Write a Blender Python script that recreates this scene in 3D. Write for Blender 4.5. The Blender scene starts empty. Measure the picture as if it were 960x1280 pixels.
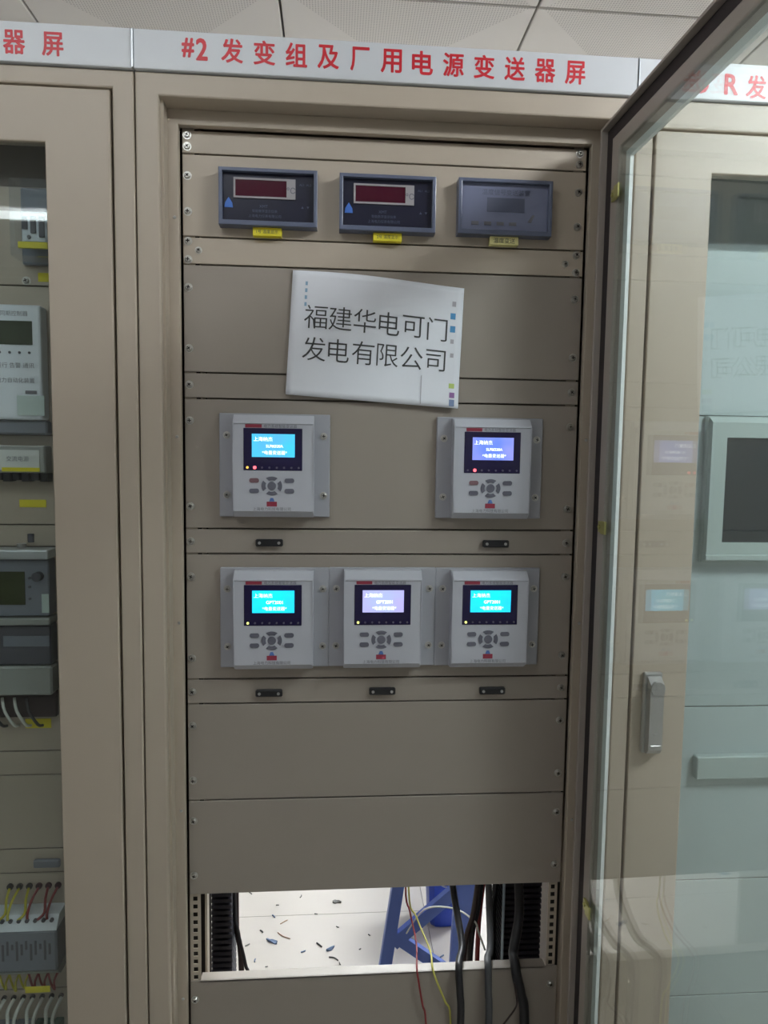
import bpy, bmesh, math, random
from mathutils import Vector, Matrix
random.seed(7)
SC = bpy.context.scene
COL = SC.collection

# ------------------------------------------------------------------ camera, world, exposure
cd = bpy.data.cameras.new('camera')
cam = bpy.data.objects.new('camera', cd)
COL.objects.link(cam)
cd.sensor_fit = 'HORIZONTAL'
cd.sensor_width = 36.0
cd.lens = 862.15 / 960 * 36.0
cd.clip_start = 0.01
YAW, PITCH, ROLL = 0.0758, -0.0826, 0.0138
_f = Vector((math.sin(YAW) * math.cos(PITCH), math.cos(YAW) * math.cos(PITCH), math.sin(PITCH)))
_r = Vector((math.cos(YAW), -math.sin(YAW), 0))
_u = _r.cross(_f)
_r2 = _r * math.cos(ROLL) + _u * math.sin(ROLL)
_u2 = -_r * math.sin(ROLL) + _u * math.cos(ROLL)
cam.matrix_world = Matrix(((_r2.x, _u2.x, -_f.x, -0.0905), (_r2.y, _u2.y, -_f.y, -1.1421),
                           (_r2.z, _u2.z, -_f.z, 1.6146), (0, 0, 0, 1)))
SC.camera = cam
w = bpy.data.worlds.new('world')
SC.world = w
w.use_nodes = True
w.node_tree.nodes['Background'].inputs[0].default_value = (0.75, 0.8, 0.9, 1)
w.node_tree.nodes['Background'].inputs[1].default_value = 0.05
vs = SC.view_settings
vs.view_transform = 'Standard'
vs.look = 'None'
vs.gamma = 1.0
vs.use_curve_mapping = False
vs.exposure = 0.05
SC.cycles.transparent_max_bounces = 24
LAMP_RIGHT = 125.0      # emission of the luminaires, one value per fitting
LAMP_NEAR_FILL = 8.0  # fill light added to brighten the left side, not a known fitting
LAMP_LEFT = 8.0
LAMP_REAR = 250.0


# ------------------------------------------------------------------ materials
def mat(name, col, rough=0.5, metal=0.0, bump=0.0, bscale=300.0, var=0.0, vscale=6.0, emit=None, estr=1.0, spec=0.5):
    m = bpy.data.materials.new(name)
    m.use_nodes = True
    nt = m.node_tree
    b = nt.nodes['Principled BSDF']
    b.inputs['Base Color'].default_value = (*col, 1)
    b.inputs['Roughness'].default_value = rough
    b.inputs['Metallic'].default_value = metal
    b.inputs['Specular IOR Level'].default_value = spec
    tc = nt.nodes.new('ShaderNodeTexCoord')
    if var:
        n = nt.nodes.new('ShaderNodeTexNoise')
        n.inputs['Scale'].default_value = vscale
        n.inputs['Detail'].default_value = 5
        nt.links.new(tc.outputs['Object'], n.inputs['Vector'])
        mx = nt.nodes.new('ShaderNodeMix')
        mx.data_type = 'RGBA'
        mx.inputs[6].default_value = (*[c * (1 - var) for c in col], 1)
        mx.inputs[7].default_value = (*[min(1, c * (1 + var)) for c in col], 1)
        nt.links.new(n.outputs['Fac'], mx.inputs[0])
        nt.links.new(mx.outputs[2], b.inputs['Base Color'])
    if bump:
        n2 = nt.nodes.new('ShaderNodeTexNoise')
        n2.inputs['Scale'].default_value = bscale
        n2.inputs['Detail'].default_value = 3
        nt.links.new(tc.outputs['Object'], n2.inputs['Vector'])
        bp = nt.nodes.new('ShaderNodeBump')
        bp.inputs['Strength'].default_value = bump
        bp.inputs['Distance'].default_value = 0.001
        nt.links.new(n2.outputs['Fac'], bp.inputs['Height'])
        nt.links.new(bp.outputs['Normal'], b.inputs['Normal'])
    if emit:
        b.inputs['Emission Color'].default_value = (*emit, 1)
        b.inputs['Emission Strength'].default_value = estr
    return m


def glass_mat(name, tint, gloss=1.0, rough=0.0):
    """thin glass: transparent body with a Schlick mirror on each face"""
    m = bpy.data.materials.new(name)
    m.use_nodes = True
    nt = m.node_tree
    nt.nodes.clear()
    N = nt.nodes.new
    out = N('ShaderNodeOutputMaterial')
    tr = N('ShaderNodeBsdfTransparent')
    tr.inputs[0].default_value = (*tint, 1)
    gl = N('ShaderNodeBsdfGlossy')
    gl.inputs['Roughness'].default_value = rough
    gl.inputs['Color'].default_value = (1, 1, 1, 1)
    geo = N('ShaderNodeNewGeometry')
    dot = N('ShaderNodeVectorMath')
    dot.operation = 'DOT_PRODUCT'
    nt.links.new(geo.outputs['Normal'], dot.inputs[0])
    nt.links.new(geo.outputs['Incoming'], dot.inputs[1])
    ab = N('ShaderNodeMath'); ab.operation = 'ABSOLUTE'
    nt.links.new(dot.outputs['Value'], ab.inputs[0])
    om = N('ShaderNodeMath'); om.operation = 'SUBTRACT'; om.inputs[0].default_value = 1
    nt.links.new(ab.outputs[0], om.inputs[1])
    pw = N('ShaderNodeMath'); pw.operation = 'POWER'; pw.inputs[1].default_value = 5
    nt.links.new(om.outputs[0], pw.inputs[0])
    ma = N('ShaderNodeMath'); ma.operation = 'MULTIPLY_ADD'
    ma.inputs[1].default_value = 0.96 * gloss
    ma.inputs[2].default_value = 0.04 * gloss
    nt.links.new(pw.outputs[0], ma.inputs[0])
    mx = N('ShaderNodeMixShader')
    nt.links.new(ma.outputs[0], mx.inputs[0])
    nt.links.new(tr.outputs[0], mx.inputs[1])
    nt.links.new(gl.outputs[0], mx.inputs[2])
    nt.links.new(mx.outputs[0], out.inputs['Surface'])
    return m


def ceiling_mat():
    """perforated tile: hatched in the two triangles along x, plain in the other two"""
    m = mat('ceiling_tile_paint', (0.62, 0.60, 0.57), 0.7)
    nt = m.node_tree
    N = nt.nodes.new
    b = nt.nodes['Principled BSDF']
    tc = N('ShaderNodeTexCoord')
    sp = N('ShaderNodeSeparateXYZ')
    nt.links.new(tc.outputs['Object'], sp.inputs[0])

    def math_(op, a, bb=None):
        n = N('ShaderNodeMath'); n.operation = op
        for i, v in enumerate((a, bb)):
            if v is None: continue
            if isinstance(v, (int, float)): n.inputs[i].default_value = v
            else: nt.links.new(v, n.inputs[i])
        return n.outputs[0]
    x, y = sp.outputs[0], sp.outputs[1]
    inside = math_('GREATER_THAN', math_('SUBTRACT', math_('ABSOLUTE', y), math_('ABSOLUTE', x)), 0.012)
    k = 2 * math.pi / 0.0095
    sx = math_('SINE', math_('MULTIPLY', math_('ADD', x, y), k * 0.71))
    sy = math_('SINE', math_('MULTIPLY', math_('SUBTRACT', x, y), k * 0.71))
    hole = math_('GREATER_THAN', math_('MULTIPLY', sx, sy), 0.28)
    f = math_('MULTIPLY', inside, hole)
    mx = N('ShaderNodeMix'); mx.data_type = 'RGBA'
    mx.inputs[6].default_value = (0.62, 0.60, 0.57, 1)
    mx.inputs[7].default_value = (0.40, 0.385, 0.37, 1)
    nt.links.new(f, mx.inputs[0])
    nt.links.new(mx.outputs[2], b.inputs['Base Color'])
    return m


def screen_mat(name, c1, c2, strength):
    """lit display: two backlight colours across the panel"""
    m = bpy.data.materials.new(name)
    m.use_nodes = True
    nt = m.node_tree
    b = nt.nodes['Principled BSDF']
    b.inputs['Base Color'].default_value = (0.02, 0.05, 0.1, 1)
    b.inputs['Roughness'].default_value = 0.25
    tc = nt.nodes.new('ShaderNodeTexCoord')
    n = nt.nodes.new('ShaderNodeTexNoise')
    n.inputs['Scale'].default_value = 22
    n.inputs['Detail'].default_value = 1
    nt.links.new(tc.outputs['Object'], n.inputs['Vector'])
    r = nt.nodes.new('ShaderNodeValToRGB')
    r.color_ramp.elements[0].position = 0.38
    r.color_ramp.elements[1].position = 0.62
    r.color_ramp.elements[0].color = (*c1, 1)
    r.color_ramp.elements[1].color = (*c2, 1)
    nt.links.new(n.outputs['Fac'], r.inputs[0])
    nt.links.new(r.outputs[0], b.inputs['Emission Color'])
    b.inputs['Emission Strength'].default_value = strength
    return m


M = {}
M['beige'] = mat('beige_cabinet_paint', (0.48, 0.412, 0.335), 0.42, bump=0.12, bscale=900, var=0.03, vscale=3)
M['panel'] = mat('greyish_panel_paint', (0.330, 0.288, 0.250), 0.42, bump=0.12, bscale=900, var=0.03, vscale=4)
M['dark_in'] = mat('cabinet_inside_paint', (0.22, 0.19, 0.16), 0.6)
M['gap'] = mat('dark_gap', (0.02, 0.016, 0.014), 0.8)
M['gasket'] = mat('dark_rubber_gasket', (0.035, 0.026, 0.028), 0.7)
M['rail_paint'] = mat('brown_grey_door_rail', (0.42, 0.37, 0.33), 0.4)
M['seal'] = mat('seal_with_edge_light', (0.88, 0.92, 0.92), 0.35)  # seal made extra pale, painting in light caught along the glass edge
M['white_plate'] = mat('white_nameplate', (0.66, 0.68, 0.72), 0.35)
M['red_ink'] = mat('red_lettering', (0.62, 0.02, 0.035), 0.4)
M['steel'] = mat('bright_steel', (0.62, 0.61, 0.58), 0.3, metal=0.9)
M['zinc'] = mat('yellow_zinc', (0.62, 0.60, 0.24), 0.3, metal=0.7)
M['silver'] = mat('silver_handle', (0.50, 0.50, 0.50), 0.32, metal=0.8)
M['grey_plastic'] = mat('light_grey_plastic', (0.50, 0.51, 0.57), 0.4, bump=0.05)
M['grey_plate'] = mat('grey_mounting_plate', (0.39, 0.395, 0.44), 0.38)
M['btn'] = mat('slate_button', (0.13, 0.13, 0.17), 0.5)
M['btn_red'] = mat('reddish_button', (0.22, 0.12, 0.14), 0.5)
M['navy_black'] = mat('navy_black_window', (0.010, 0.006, 0.05), 0.2)
M['ink'] = mat('dark_grey_ink', (0.16, 0.16, 0.19), 0.6)
M['black_ink'] = mat('black_ink', (0.06, 0.06, 0.065), 0.7)
M['logo_red'] = mat('dark_red_print', (0.30, 0.03, 0.06), 0.5)
M['logo_blue'] = mat('blue_print', (0.08, 0.16, 0.42), 0.5)
M['scr_cyan'] = screen_mat('cyan_display', (0.0, 0.70, 1.0), (0.01, 0.58, 1.0), 1.35)
M['scr_sky'] = screen_mat('sky_display', (0.10, 0.50, 0.95), (0.05, 0.62, 1.0), 1.1)
M['scr_violet'] = screen_mat('violet_blue_display', (0.14, 0.24, 0.95), (0.30, 0.32, 0.90), 1.1)
M['scr_lilac'] = screen_mat('lilac_display', (0.45, 0.52, 0.98), (0.50, 0.45, 0.92), 1.1)
M['scr_text'] = mat('lit_white_text', (0.8, 0.8, 0.8), 0.5, emit=(0.85, 0.95, 1.0), estr=1.8)
M['led_red'] = mat('lit_red_led', (0.8, 0.1, 0.1), 0.4, emit=(1.0, 0.10, 0.13), estr=2.6)
M['led_yellow'] = mat('lit_yellow_led', (0.7, 0.6, 0.1), 0.4, emit=(0.75, 0.85, 0.25), estr=1.5)
M['led_amber'] = mat('lit_amber_led', (0.7, 0.5, 0.1), 0.4, emit=(0.8, 0.45, 0.08), estr=1.2)
M['led_off'] = mat('unlit_led', (0.10, 0.09, 0.16), 0.4)
M['meter_frame'] = mat('blue_grey_bezel', (0.12, 0.14, 0.215), 0.3)
M['meter_face'] = mat('navy_meter_face', (0.010, 0.011, 0.03), 0.3)
M['meter_reflection'] = mat('painted_cover_reflection', (0.20, 0.22, 0.33), 0.25)  # pale reflection on the meter cover, painted as the face colour
M['meter_red'] = mat('dark_red_display', (0.06, 0.005, 0.018), 0.15)
M['meter_white'] = mat('pale_display_border', (0.36, 0.34, 0.36), 0.5)
M['meter_print'] = mat('blue_grey_print', (0.10, 0.115, 0.18), 0.5)
M['drop_blue'] = mat('blue_emblem', (0.05, 0.16, 0.55), 0.4)
M['tag'] = mat('yellow_tag', (0.80, 0.69, 0.03), 0.5)
M['tag_pale'] = mat('pale_yellow_tag', (0.78, 0.72, 0.33), 0.5)
M['paper'] = mat('white_paper', (0.84, 0.86, 0.93), 0.8, var=0.02, vscale=9)
M['black_plastic'] = mat('black_plastic', (0.012, 0.012, 0.015), 0.35)
M['cable_black'] = mat('black_cable', (0.012, 0.012, 0.016), 0.45)
M['cable_grey'] = mat('grey_cable', (0.07, 0.072, 0.08), 0.5)
M['cable_brown'] = mat('dark_brown_cable', (0.03, 0.016, 0.016), 0.5)
M['wire_red'] = mat('red_wire', (0.25, 0.02, 0.025), 0.5)
M['wire_yellow'] = mat('yellow_wire', (0.60, 0.55, 0.12), 0.5)
M['wire_yellow2'] = mat('bright_yellow_wire', (0.50, 0.45, 0.03), 0.5)
M['wire_white'] = mat('white_wire', (0.65, 0.66, 0.62), 0.5)
M['wire_blue'] = mat('pale_blue_wire', (0.40, 0.50, 0.60), 0.5)
M['duct'] = mat('black_wiring_duct', (0.018, 0.017, 0.026), 0.5)
M['stool'] = mat('blue_painted_stool', (0.10, 0.17, 0.52), 0.45)
M['bin'] = mat('deep_blue_plastic', (0.015, 0.06, 0.45), 0.4)
M['floor'] = mat('white_floor_tile', (0.56, 0.525, 0.485), 0.35, var=0.04, vscale=2)
M['wall'] = mat('pale_wall_paint', (0.38, 0.37, 0.35), 0.8, bump=0.1)
M['tile'] = ceiling_mat()
M['tgrid'] = mat('ceiling_grid_joint', (0.25, 0.24, 0.23), 0.7)
M['white_body'] = mat('off_white_case', (0.74, 0.78, 0.84), 0.45)
M['white_body2'] = mat('grey_green_case', (0.33, 0.34, 0.32), 0.5)
M['lcd_green'] = mat('dark_green_lcd', (0.045, 0.06, 0.035), 0.2)
M['lcd_olive'] = mat('olive_lcd', (0.04, 0.05, 0.018), 0.2)
M['instr'] = mat('blue_grey_instrument', (0.20, 0.215, 0.26), 0.4)
M['chrome'] = mat('brushed_metal_ledge', (0.60, 0.63, 0.66), 0.35, metal=0.6)
M['sticker'] = mat('white_sticker', (0.66, 0.68, 0.66), 0.6)
M['mint'] = mat('mint_sticker', (0.52, 0.62, 0.60), 0.6)
M['dark_grey'] = mat('dark_grey_plastic', (0.09, 0.09, 0.11), 0.5)
M['pale_panel'] = mat('pale_blue_grey_panel', (0.66, 0.70, 0.72), 0.4, bump=0.08, var=0.03, vscale=3)
M['pale_frame'] = mat('pale_grey_display_frame', (0.60, 0.64, 0.635), 0.35)
M['black_screen'] = mat('dark_switched_off_screen', (0.028, 0.032, 0.04), 0.18)
M['glass_door'] = glass_mat('open_door_glass', (0.93, 0.965, 0.955))
M['glass_win'] = glass_mat('cabinet_window_glass', (0.93, 0.96, 0.955))
M['clear'] = glass_mat('clear_cover', (0.93, 0.95, 0.97))
M['lamp_case'] = mat('luminaire_case', (0.75, 0.75, 0.74), 0.5)
for nm, st in (('right', LAMP_RIGHT), ('left', LAMP_LEFT), ('near_fill', LAMP_NEAR_FILL), ('rear', LAMP_REAR)):
    M['lamp_' + nm] = mat('lit_tube_' + nm, (0.9, 0.9, 0.9), 0.5, emit=(0.93, 0.98, 1.0), estr=st)

# ------------------------------------------------------------------ geometry helpers
ORG = {}          # world origin of every object, so meshes can be written in world coordinates


class G:
    def __init__(s):
        s.bm = bmesh.new()

    def box(s, x0, x1, y0, y1, z0, z1, bev=0.0, seg=1, xf=None):
        vs_ = [s.bm.verts.new((x, y, z)) for x in (x0, x1) for y in (y0, y1) for z in (z0, z1)]
        F = [(0, 1, 3, 2), (4, 6, 7, 5), (0, 4, 5, 1), (2, 3, 7, 6), (0, 2, 6, 4), (1, 5, 7, 3)]
        fs = [s.bm.faces.new([vs_[i] for i in f]) for f in F]
        if bev:
            es = list({e for f in fs for e in f.edges})
            r = bmesh.ops.bevel(s.bm, geom=es, offset=bev, segments=seg, affect='EDGES', profile=0.5)
            vs_ = list({v for f in r['faces'] for v in f.verts} | {v for v in vs_ if v.is_valid})
        if xf is not None:
            for v in vs_:
                v.co = xf @ v.co
        return s

    def prism(s, poly, axis, a, b):
        """poly: 2D points in the other two axes (in x,y,z order), extruded from a to b along axis"""
        def P(p, t):
            c = list(p); c.insert(axis, t); return c
        A = [s.bm.verts.new(P(p, a)) for p in poly]
        B = [s.bm.verts.new(P(p, b)) for p in poly]
        n = len(poly)
        s.bm.faces.new(A); s.bm.faces.new(B[::-1])
        for i in range(n):
            s.bm.faces.new((A[i], B[i], B[(i + 1) % n], A[(i + 1) % n]))
        return s

    def cyl(s, c, axis, r, h, seg=12, r2=None):
        r2 = r if r2 is None else r2
        c = Vector(c)
        ax = {'x': Vector((1, 0, 0)), 'y': Vector((0, 1, 0)), 'z': Vector((0, 0, 1))}[axis]
        u = Vector((0, 1, 0)) if axis == 'x' else Vector((1, 0, 0))
        v = ax.cross(u)
        A, B = [], []
        for i in range(seg):
            a = 2 * math.pi * i / seg
            d = u * math.cos(a) + v * math.sin(a)
            A.append(s.bm.verts.new(c + d * r)); B.append(s.bm.verts.new(c + ax * h + d * r2))
        s.bm.faces.new(A[::-1]); s.bm.faces.new(B)
        for i in range(seg):
            j = (i + 1) % seg
            s.bm.faces.new((A[i], A[j], B[j], B[i]))
        return s

    def frame(s, x0, x1, z0, z1, hx0, hx1, hz0, hz1, y0, y1, bev=0.0):
        """one flat plate with a rectangular hole, its front edges rounded"""
        def ringv(a, b, c, d, y):
            return [s.bm.verts.new(p) for p in ((a, y, c), (b, y, c), (b, y, d), (a, y, d))]
        of, inf = ringv(x0, x1, z0, z1, y0), ringv(hx0, hx1, hz0, hz1, y0)
        ob, inb = ringv(x0, x1, z0, z1, y1), ringv(hx0, hx1, hz0, hz1, y1)
        for i in range(4):
            j = (i + 1) % 4
            s.bm.faces.new((of[i], of[j], inf[j], inf[i])); s.bm.faces.new((ob[j], ob[i], inb[i], inb[j]))
            s.bm.faces.new((of[j], of[i], ob[i], ob[j])); s.bm.faces.new((inf[i], inf[j], inb[j], inb[i]))
        if bev:
            es = [e for e in s.bm.edges if (e.verts[0] in of and e.verts[1] in of) or (e.verts[0] in inf and e.verts[1] in inf)]
            bmesh.ops.bevel(s.bm, geom=es, offset=bev, segments=2, affect='EDGES', profile=0.5)
        return s

    def tube(s, pts, r, seg=8, sub=4):
        pts = [Vector(p) for p in pts]
        if sub > 1 and len(pts) > 2:
            q = []
            for i in range(len(pts) - 1):
                p0 = pts[max(i - 1, 0)]; p1 = pts[i]; p2 = pts[i + 1]; p3 = pts[min(i + 2, len(pts) - 1)]
                for k in range(sub):
                    t = k / sub
                    q.append(0.5 * ((2 * p1) + (p2 - p0) * t + (2 * p0 - 5 * p1 + 4 * p2 - p3) * t * t + (3 * p1 - p0 - 3 * p2 + p3) * t ** 3))
            q.append(pts[-1]); pts = q
        prev = None
        rings = []
        for i, p in enumerate(pts):
            d = (pts[min(i + 1, len(pts) - 1)] - pts[max(i - 1, 0)]).normalized()
            if prev is None:
                u = d.orthogonal().normalized()
            else:
                u = (prev - d * prev.dot(d)).normalized()
            prev = u
            v = d.cross(u)
            rings.append([s.bm.verts.new(p + (u * math.cos(2 * math.pi * k / seg) + v * math.sin(2 * math.pi * k / seg)) * r) for k in range(seg)])
        for a, b in zip(rings, rings[1:]):
            for k in range(seg):
                j = (k + 1) % seg
                s.bm.faces.new((a[k], a[j], b[j], b[k]))
        s.bm.faces.new(rings[0][::-1]); s.bm.faces.new(rings[-1])
        return s

    def poly(s, pts):
        s.bm.faces.new([s.bm.verts.new(p) for p in pts])
        return s

    def xf(s, mtx):
        bmesh.ops.transform(s.bm, matrix=mtx, verts=s.bm.verts)
        return s

    def build(s, name, material, parent=None, smooth=False, org=None):
        bmesh.ops.recalc_face_normals(s.bm, faces=s.bm.faces)
        me = bpy.data.meshes.new(name)
        if org is None:
            org = ORG[parent.name] if parent is not None else Vector((0, 0, 0))
        org = Vector(org)
        bmesh.ops.translate(s.bm, vec=-org, verts=s.bm.verts)
        s.bm.to_mesh(me); s.bm.free()
        if smooth:
            for p in me.polygons: p.use_smooth = True
        me.materials.append(material)
        o = bpy.data.objects.new(name, me)
        COL.objects.link(o)
        if parent is not None:
            o.parent = parent
            o.location = org - ORG[parent.name]
        else:
            o.location = org
        ORG[o.name] = org
        return o


def tag(o, label=None, cat=None, group=None, kind=None):
    if label: o['label'] = label
    if cat: o['category'] = cat
    if group: o['group'] = group
    if kind: o['kind'] = kind
    return o


def thing(name, label, cat, loc, group=None):
    o = bpy.data.objects.new(name, None)
    o.empty_display_size = 0.05
    COL.objects.link(o)
    o.location = loc
    ORG[o.name] = Vector(loc)
    return tag(o, label, cat, group)


_tc = {}


def glyphs(txt, size, bold=0.0):
    """outline polygons of a line of text as (verts, faces) in 2D, centred on its box"""
    k = (txt, bold)
    if k not in _tc:
        c = bpy.data.curves.new('txt', 'FONT')
        c.body = txt
        c.resolution_u = 3
        c.offset = bold
        o = bpy.data.objects.new('txt', c)
        COL.objects.link(o)
        dg = bpy.context.evaluated_depsgraph_get()
        me = bpy.data.meshes.new_from_object(o.evaluated_get(dg))
        V = [(v.co.x, v.co.y) for v in me.vertices]
        F = [tuple(p.vertices) for p in me.polygons]
        bpy.data.objects.remove(o); bpy.data.curves.remove(c); bpy.data.meshes.remove(me)
        _tc[k] = (V, F)
    V, F = _tc[k]
    xs = [v[0] for v in V]; ys = [v[1] for v in V]
    cx, cy = (min(xs) + max(xs)) / 2, (min(ys) + max(ys)) / 2
    return [((v[0] - cx) * size, (v[1] - cy) * size) for v in V], F, ((max(xs) - min(xs)) * size, (max(ys) - min(ys)) * size)


def put_text(g, txt, cx, cz, y, h=None, wd=None, bold=0.0):
    """text on a plane facing -y, fitted to height h and width wd"""
    V, F, (tw, th) = glyphs(txt, 1.0, bold)
    sz = (h / th) if h else wd / tw
    sx = (wd / tw) if wd else sz
    vv = [g.bm.verts.new((cx + a * sx, y, cz + b * sz)) for a, b in V]
    for f in F:
        try: g.bm.faces.new([vv[i] for i in f])
        except ValueError: pass
    return g


_screw_mesh = None


def screw(parent, x, y, z, r=0.0042, m=None):
    """pan head screw facing -y; one shared mesh"""
    global _screw_mesh
    if _screw_mesh is None:
        g = G()
        g.cyl((0, 0, 0), 'y', 0.0052, -0.0008, 12)
        g.cyl((0, -0.0008, 0), 'y', 0.0042, -0.0022, 12, 0.0028)
        o = g.build('screw', M['steel'])
        g2 = G().box(-0.0022, 0.0022, -0.0033, -0.0029, -0.0006, 0.0006).box(-0.0006, 0.0006, -0.0033, -0.0029, -0.0022, 0.0022)
        me2 = bpy.data.meshes.new('slot')
        g2.bm.to_mesh(me2); g2.bm.free()
        b = bmesh.new(); b.from_mesh(o.data)
        n0 = len(b.faces)
        b.from_mesh(me2); b.faces.ensure_lookup_table()
        for f in b.faces[n0:]: f.material_index = 1
        b.to_mesh(o.data); b.free()
        o.data.materials.append(M['gap'])
        _screw_mesh = o.data
        bpy.data.objects.remove(o)
        ORG.pop('screw', None)
    o = bpy.data.objects.new('screw', _screw_mesh)
    COL.objects.link(o)
    o.parent = parent
    o.location = Vector((x, y, z)) - ORG[parent.name]
    o.rotation_euler.y = random.uniform(0, 1.5)
    s_ = 1.35 * r / 0.0042
    o.scale = (s_, s_, s_)
    ORG[o.name] = Vector((x, y, z))
    return o


# ------------------------------------------------------------------ room
CH = 2.66
RX0, RX1, RY0, RY1 = -3.4, 3.4, -3.4, 3.2
fl = tag(G().box(RX0, RX1, RY0, RY1, -0.10, -0.02).build('floor', mat('floor_joint', (0.36, 0.34, 0.32), 0.7)), kind='structure')
ce = tag(G().box(RX0, RX1, RY0, RY1, CH + 0.03, CH + 0.10).build('ceiling', M['tgrid']), kind='structure')
tag(G().box(RX0 - 0.1, RX0, RY0, RY1, -0.1, CH + 0.1).build('wall_left', M['wall']), kind='structure')
tag(G().box(RX1, RX1 + 0.1, RY0, RY1, -0.1, CH + 0.1).build('wall_right', M['wall']), kind='structure')
tag(G().box(RX0, RX1, RY1, RY1 + 0.1, -0.1, CH + 0.1).build('wall_back', M['wall']), kind='structure')
tag(G().box(RX0, RX1, RY0 - 0.1, RY0, -0.1, CH + 0.1).build('wall_front', M['wall']), kind='structure')
# floor tiles 0.8 m, each its own part
ft = None
for i in range(10):
    for j in range(10):
        x1 = min(RX0 - 0.35 + (i + 1) * 0.8, RX1); y1 = min(RY0 - 0.23 + (j + 1) * 0.8, RY1)
        x0 = max(RX0 - 0.35 + i * 0.8, RX0); y0 = max(RY0 - 0.23 + j * 0.8, RY0)
        if x1 - x0 < 0.05 or y1 - y0 < 0.05: continue
        full = x1 - x0 > 0.79 and y1 - y0 > 0.79
        if full and ft is not None:
            o = bpy.data.objects.new('floor_tile', ft)
            COL.objects.link(o)
        else:
            g = G().box(0.0007, x1 - x0 - 0.0007, 0.0007, y1 - y0 - 0.0007, -0.02, 0.0, 0.0005)
            o = g.build('floor_tile', M['floor'])
            if full: ft = o.data
        o.parent = fl
        o.location = (x0, y0, 0)
# ceiling tiles 0.6 m on a lay-in grid; luminaires take the place of some tiles
TX, TY = -0.22 - 0.6 * 5, 0.53 - 0.6 * 6
LUMI = {(7, 3): 'right', (3, 3): 'near_fill', (4, 3): 'near_fill', (5, 8): 'rear', (6, 8): 'rear', (8, 8): 'rear', (9, 8): 'rear'}
tm = None
for i in range(11):
    for j in range(11):
        if (i, j) in LUMI: continue
        cx, cy = TX + 0.6 * i + 0.3, TY + 0.6 * j + 0.3
        if cx + 0.3 > RX1 or cy + 0.3 > RY1 or cx - 0.3 < RX0 or cy - 0.3 < RY0: continue
        if tm is None:
            o = G().box(-0.2972, 0.2972, -0.2972, 0.2972, 0.0, 0.03, 0.002).build('ceiling_tile', M['tile'])
            tm = o.data
        else:
            o = bpy.data.objects.new('ceiling_tile', tm)
            COL.objects.link(o)
        o.parent = ce
        o.location = (cx, cy, CH)


def luminaire(i0, i1, j, key, label):
    x0, x1 = TX + 0.6 * i0, TX + 0.6 * (i1 + 1)
    y0, y1 = TY + 0.6 * j, TY + 0.6 * (j + 1)
    t = thing('ceiling_light', label, 'light', ((x0 + x1) / 2, (y0 + y1) / 2, CH), 'ceiling lights')
    g = G()
    g.box(x0 + 0.004, x1 - 0.004, y0 + 0.004, y0 + 0.02, CH - 0.006, CH + 0.028)
    g.box(x0 + 0.004, x1 - 0.004, y1 - 0.02, y1 - 0.004, CH - 0.006, CH + 0.028)
    g.box(x0 + 0.004, x0 + 0.02, y0 + 0.02, y1 - 0.02, CH - 0.006, CH + 0.028)
    g.box(x1 - 0.02, x1 - 0.004, y0 + 0.02, y1 - 0.02, CH - 0.006, CH + 0.028)
    g.box(x0 + 0.004, x1 - 0.004, y0 + 0.004, y1 - 0.004, CH + 0.02, CH + 0.028)
    g.build('reflector_tray', M['lamp_case'], t)
    for k in (0.25, 0.5, 0.75):
        yy = y0 + (y1 - y0) * k
        G().cyl((x0 + 0.05, yy, CH - 0.004), 'x', 0.016, x1 - x0 - 0.10, 8).build('tube_lamp', M['lamp_' + key], t)


luminaire(7, 7, 3, 'right', 'lit recessed ceiling light over the aisle, to the right of the open glass door')
luminaire(3, 4, 3, 'near_fill', 'added recessed fill light over the aisle, in front of the left cabinet')
luminaire(5, 6, 8, 'rear', 'lit recessed ceiling light behind the cabinets, over the littered floor')
luminaire(8, 9, 8, 'rear', 'lit recessed ceiling light behind the right cabinet')
bt = thing('batten_light', 'lit single tube batten light over the aisle, mirrored in the left cabinet window', 'light', (-1.75, -1.93, CH))
G().box(-2.42, -1.08, -1.965, -1.895, CH - 0.045, CH, 0.004).build('batten_case', M['lamp_case'], bt)
G().cyl((-2.36, -1.93, CH - 0.068), 'x', 0.016, 1.22, 10).build('tube_lamp', M['lamp_left'], bt)
for x in (-2.39, -1.13):
    G().box(x - 0.012, x + 0.022, -1.948, -1.912, CH - 0.088, CH - 0.045, 0.003).build('lamp_holder', M['lamp_case'], bt)

# ------------------------------------------------------------------ cabinets
D = 0.0533     # depth of the mounting panels behind the cabinet front


def cabinet_shell(t, x0, x1, ox0, ox1, oz1, back=False):
    """side walls, roof, plinth and the front frame around an opening"""
    g = G()
    g.box(x0 + 0.001, x0 + 0.003, 0.03, 0.60, 0.0, 2.199)
    g.box(x1 - 0.003, x1 - 0.001, 0.03, 0.60, 0.0, 2.199)
    g.box(x0 + 0.003, x1 - 0.003, 0.03, 0.60, 2.190, 2.199)
    g.box(x0 + 0.003, x1 - 0.003, 0.03, 0.60, 0.04, 0.06)
    if back:
        g.box(x0 + 0.003, x1 - 0.003, 0.597, 0.60, 0.06, 2.190)
    g.build('side_and_roof_sheet', M['dark_in'], t)
    g = G()
    g.frame(x0 + 0.001, x1 - 0.001, 0.0, 2.2, ox0, ox1, 0.055, oz1, 0.0, 0.03, 0.003)
    g.build('front_frame', M['beige'], t)


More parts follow.
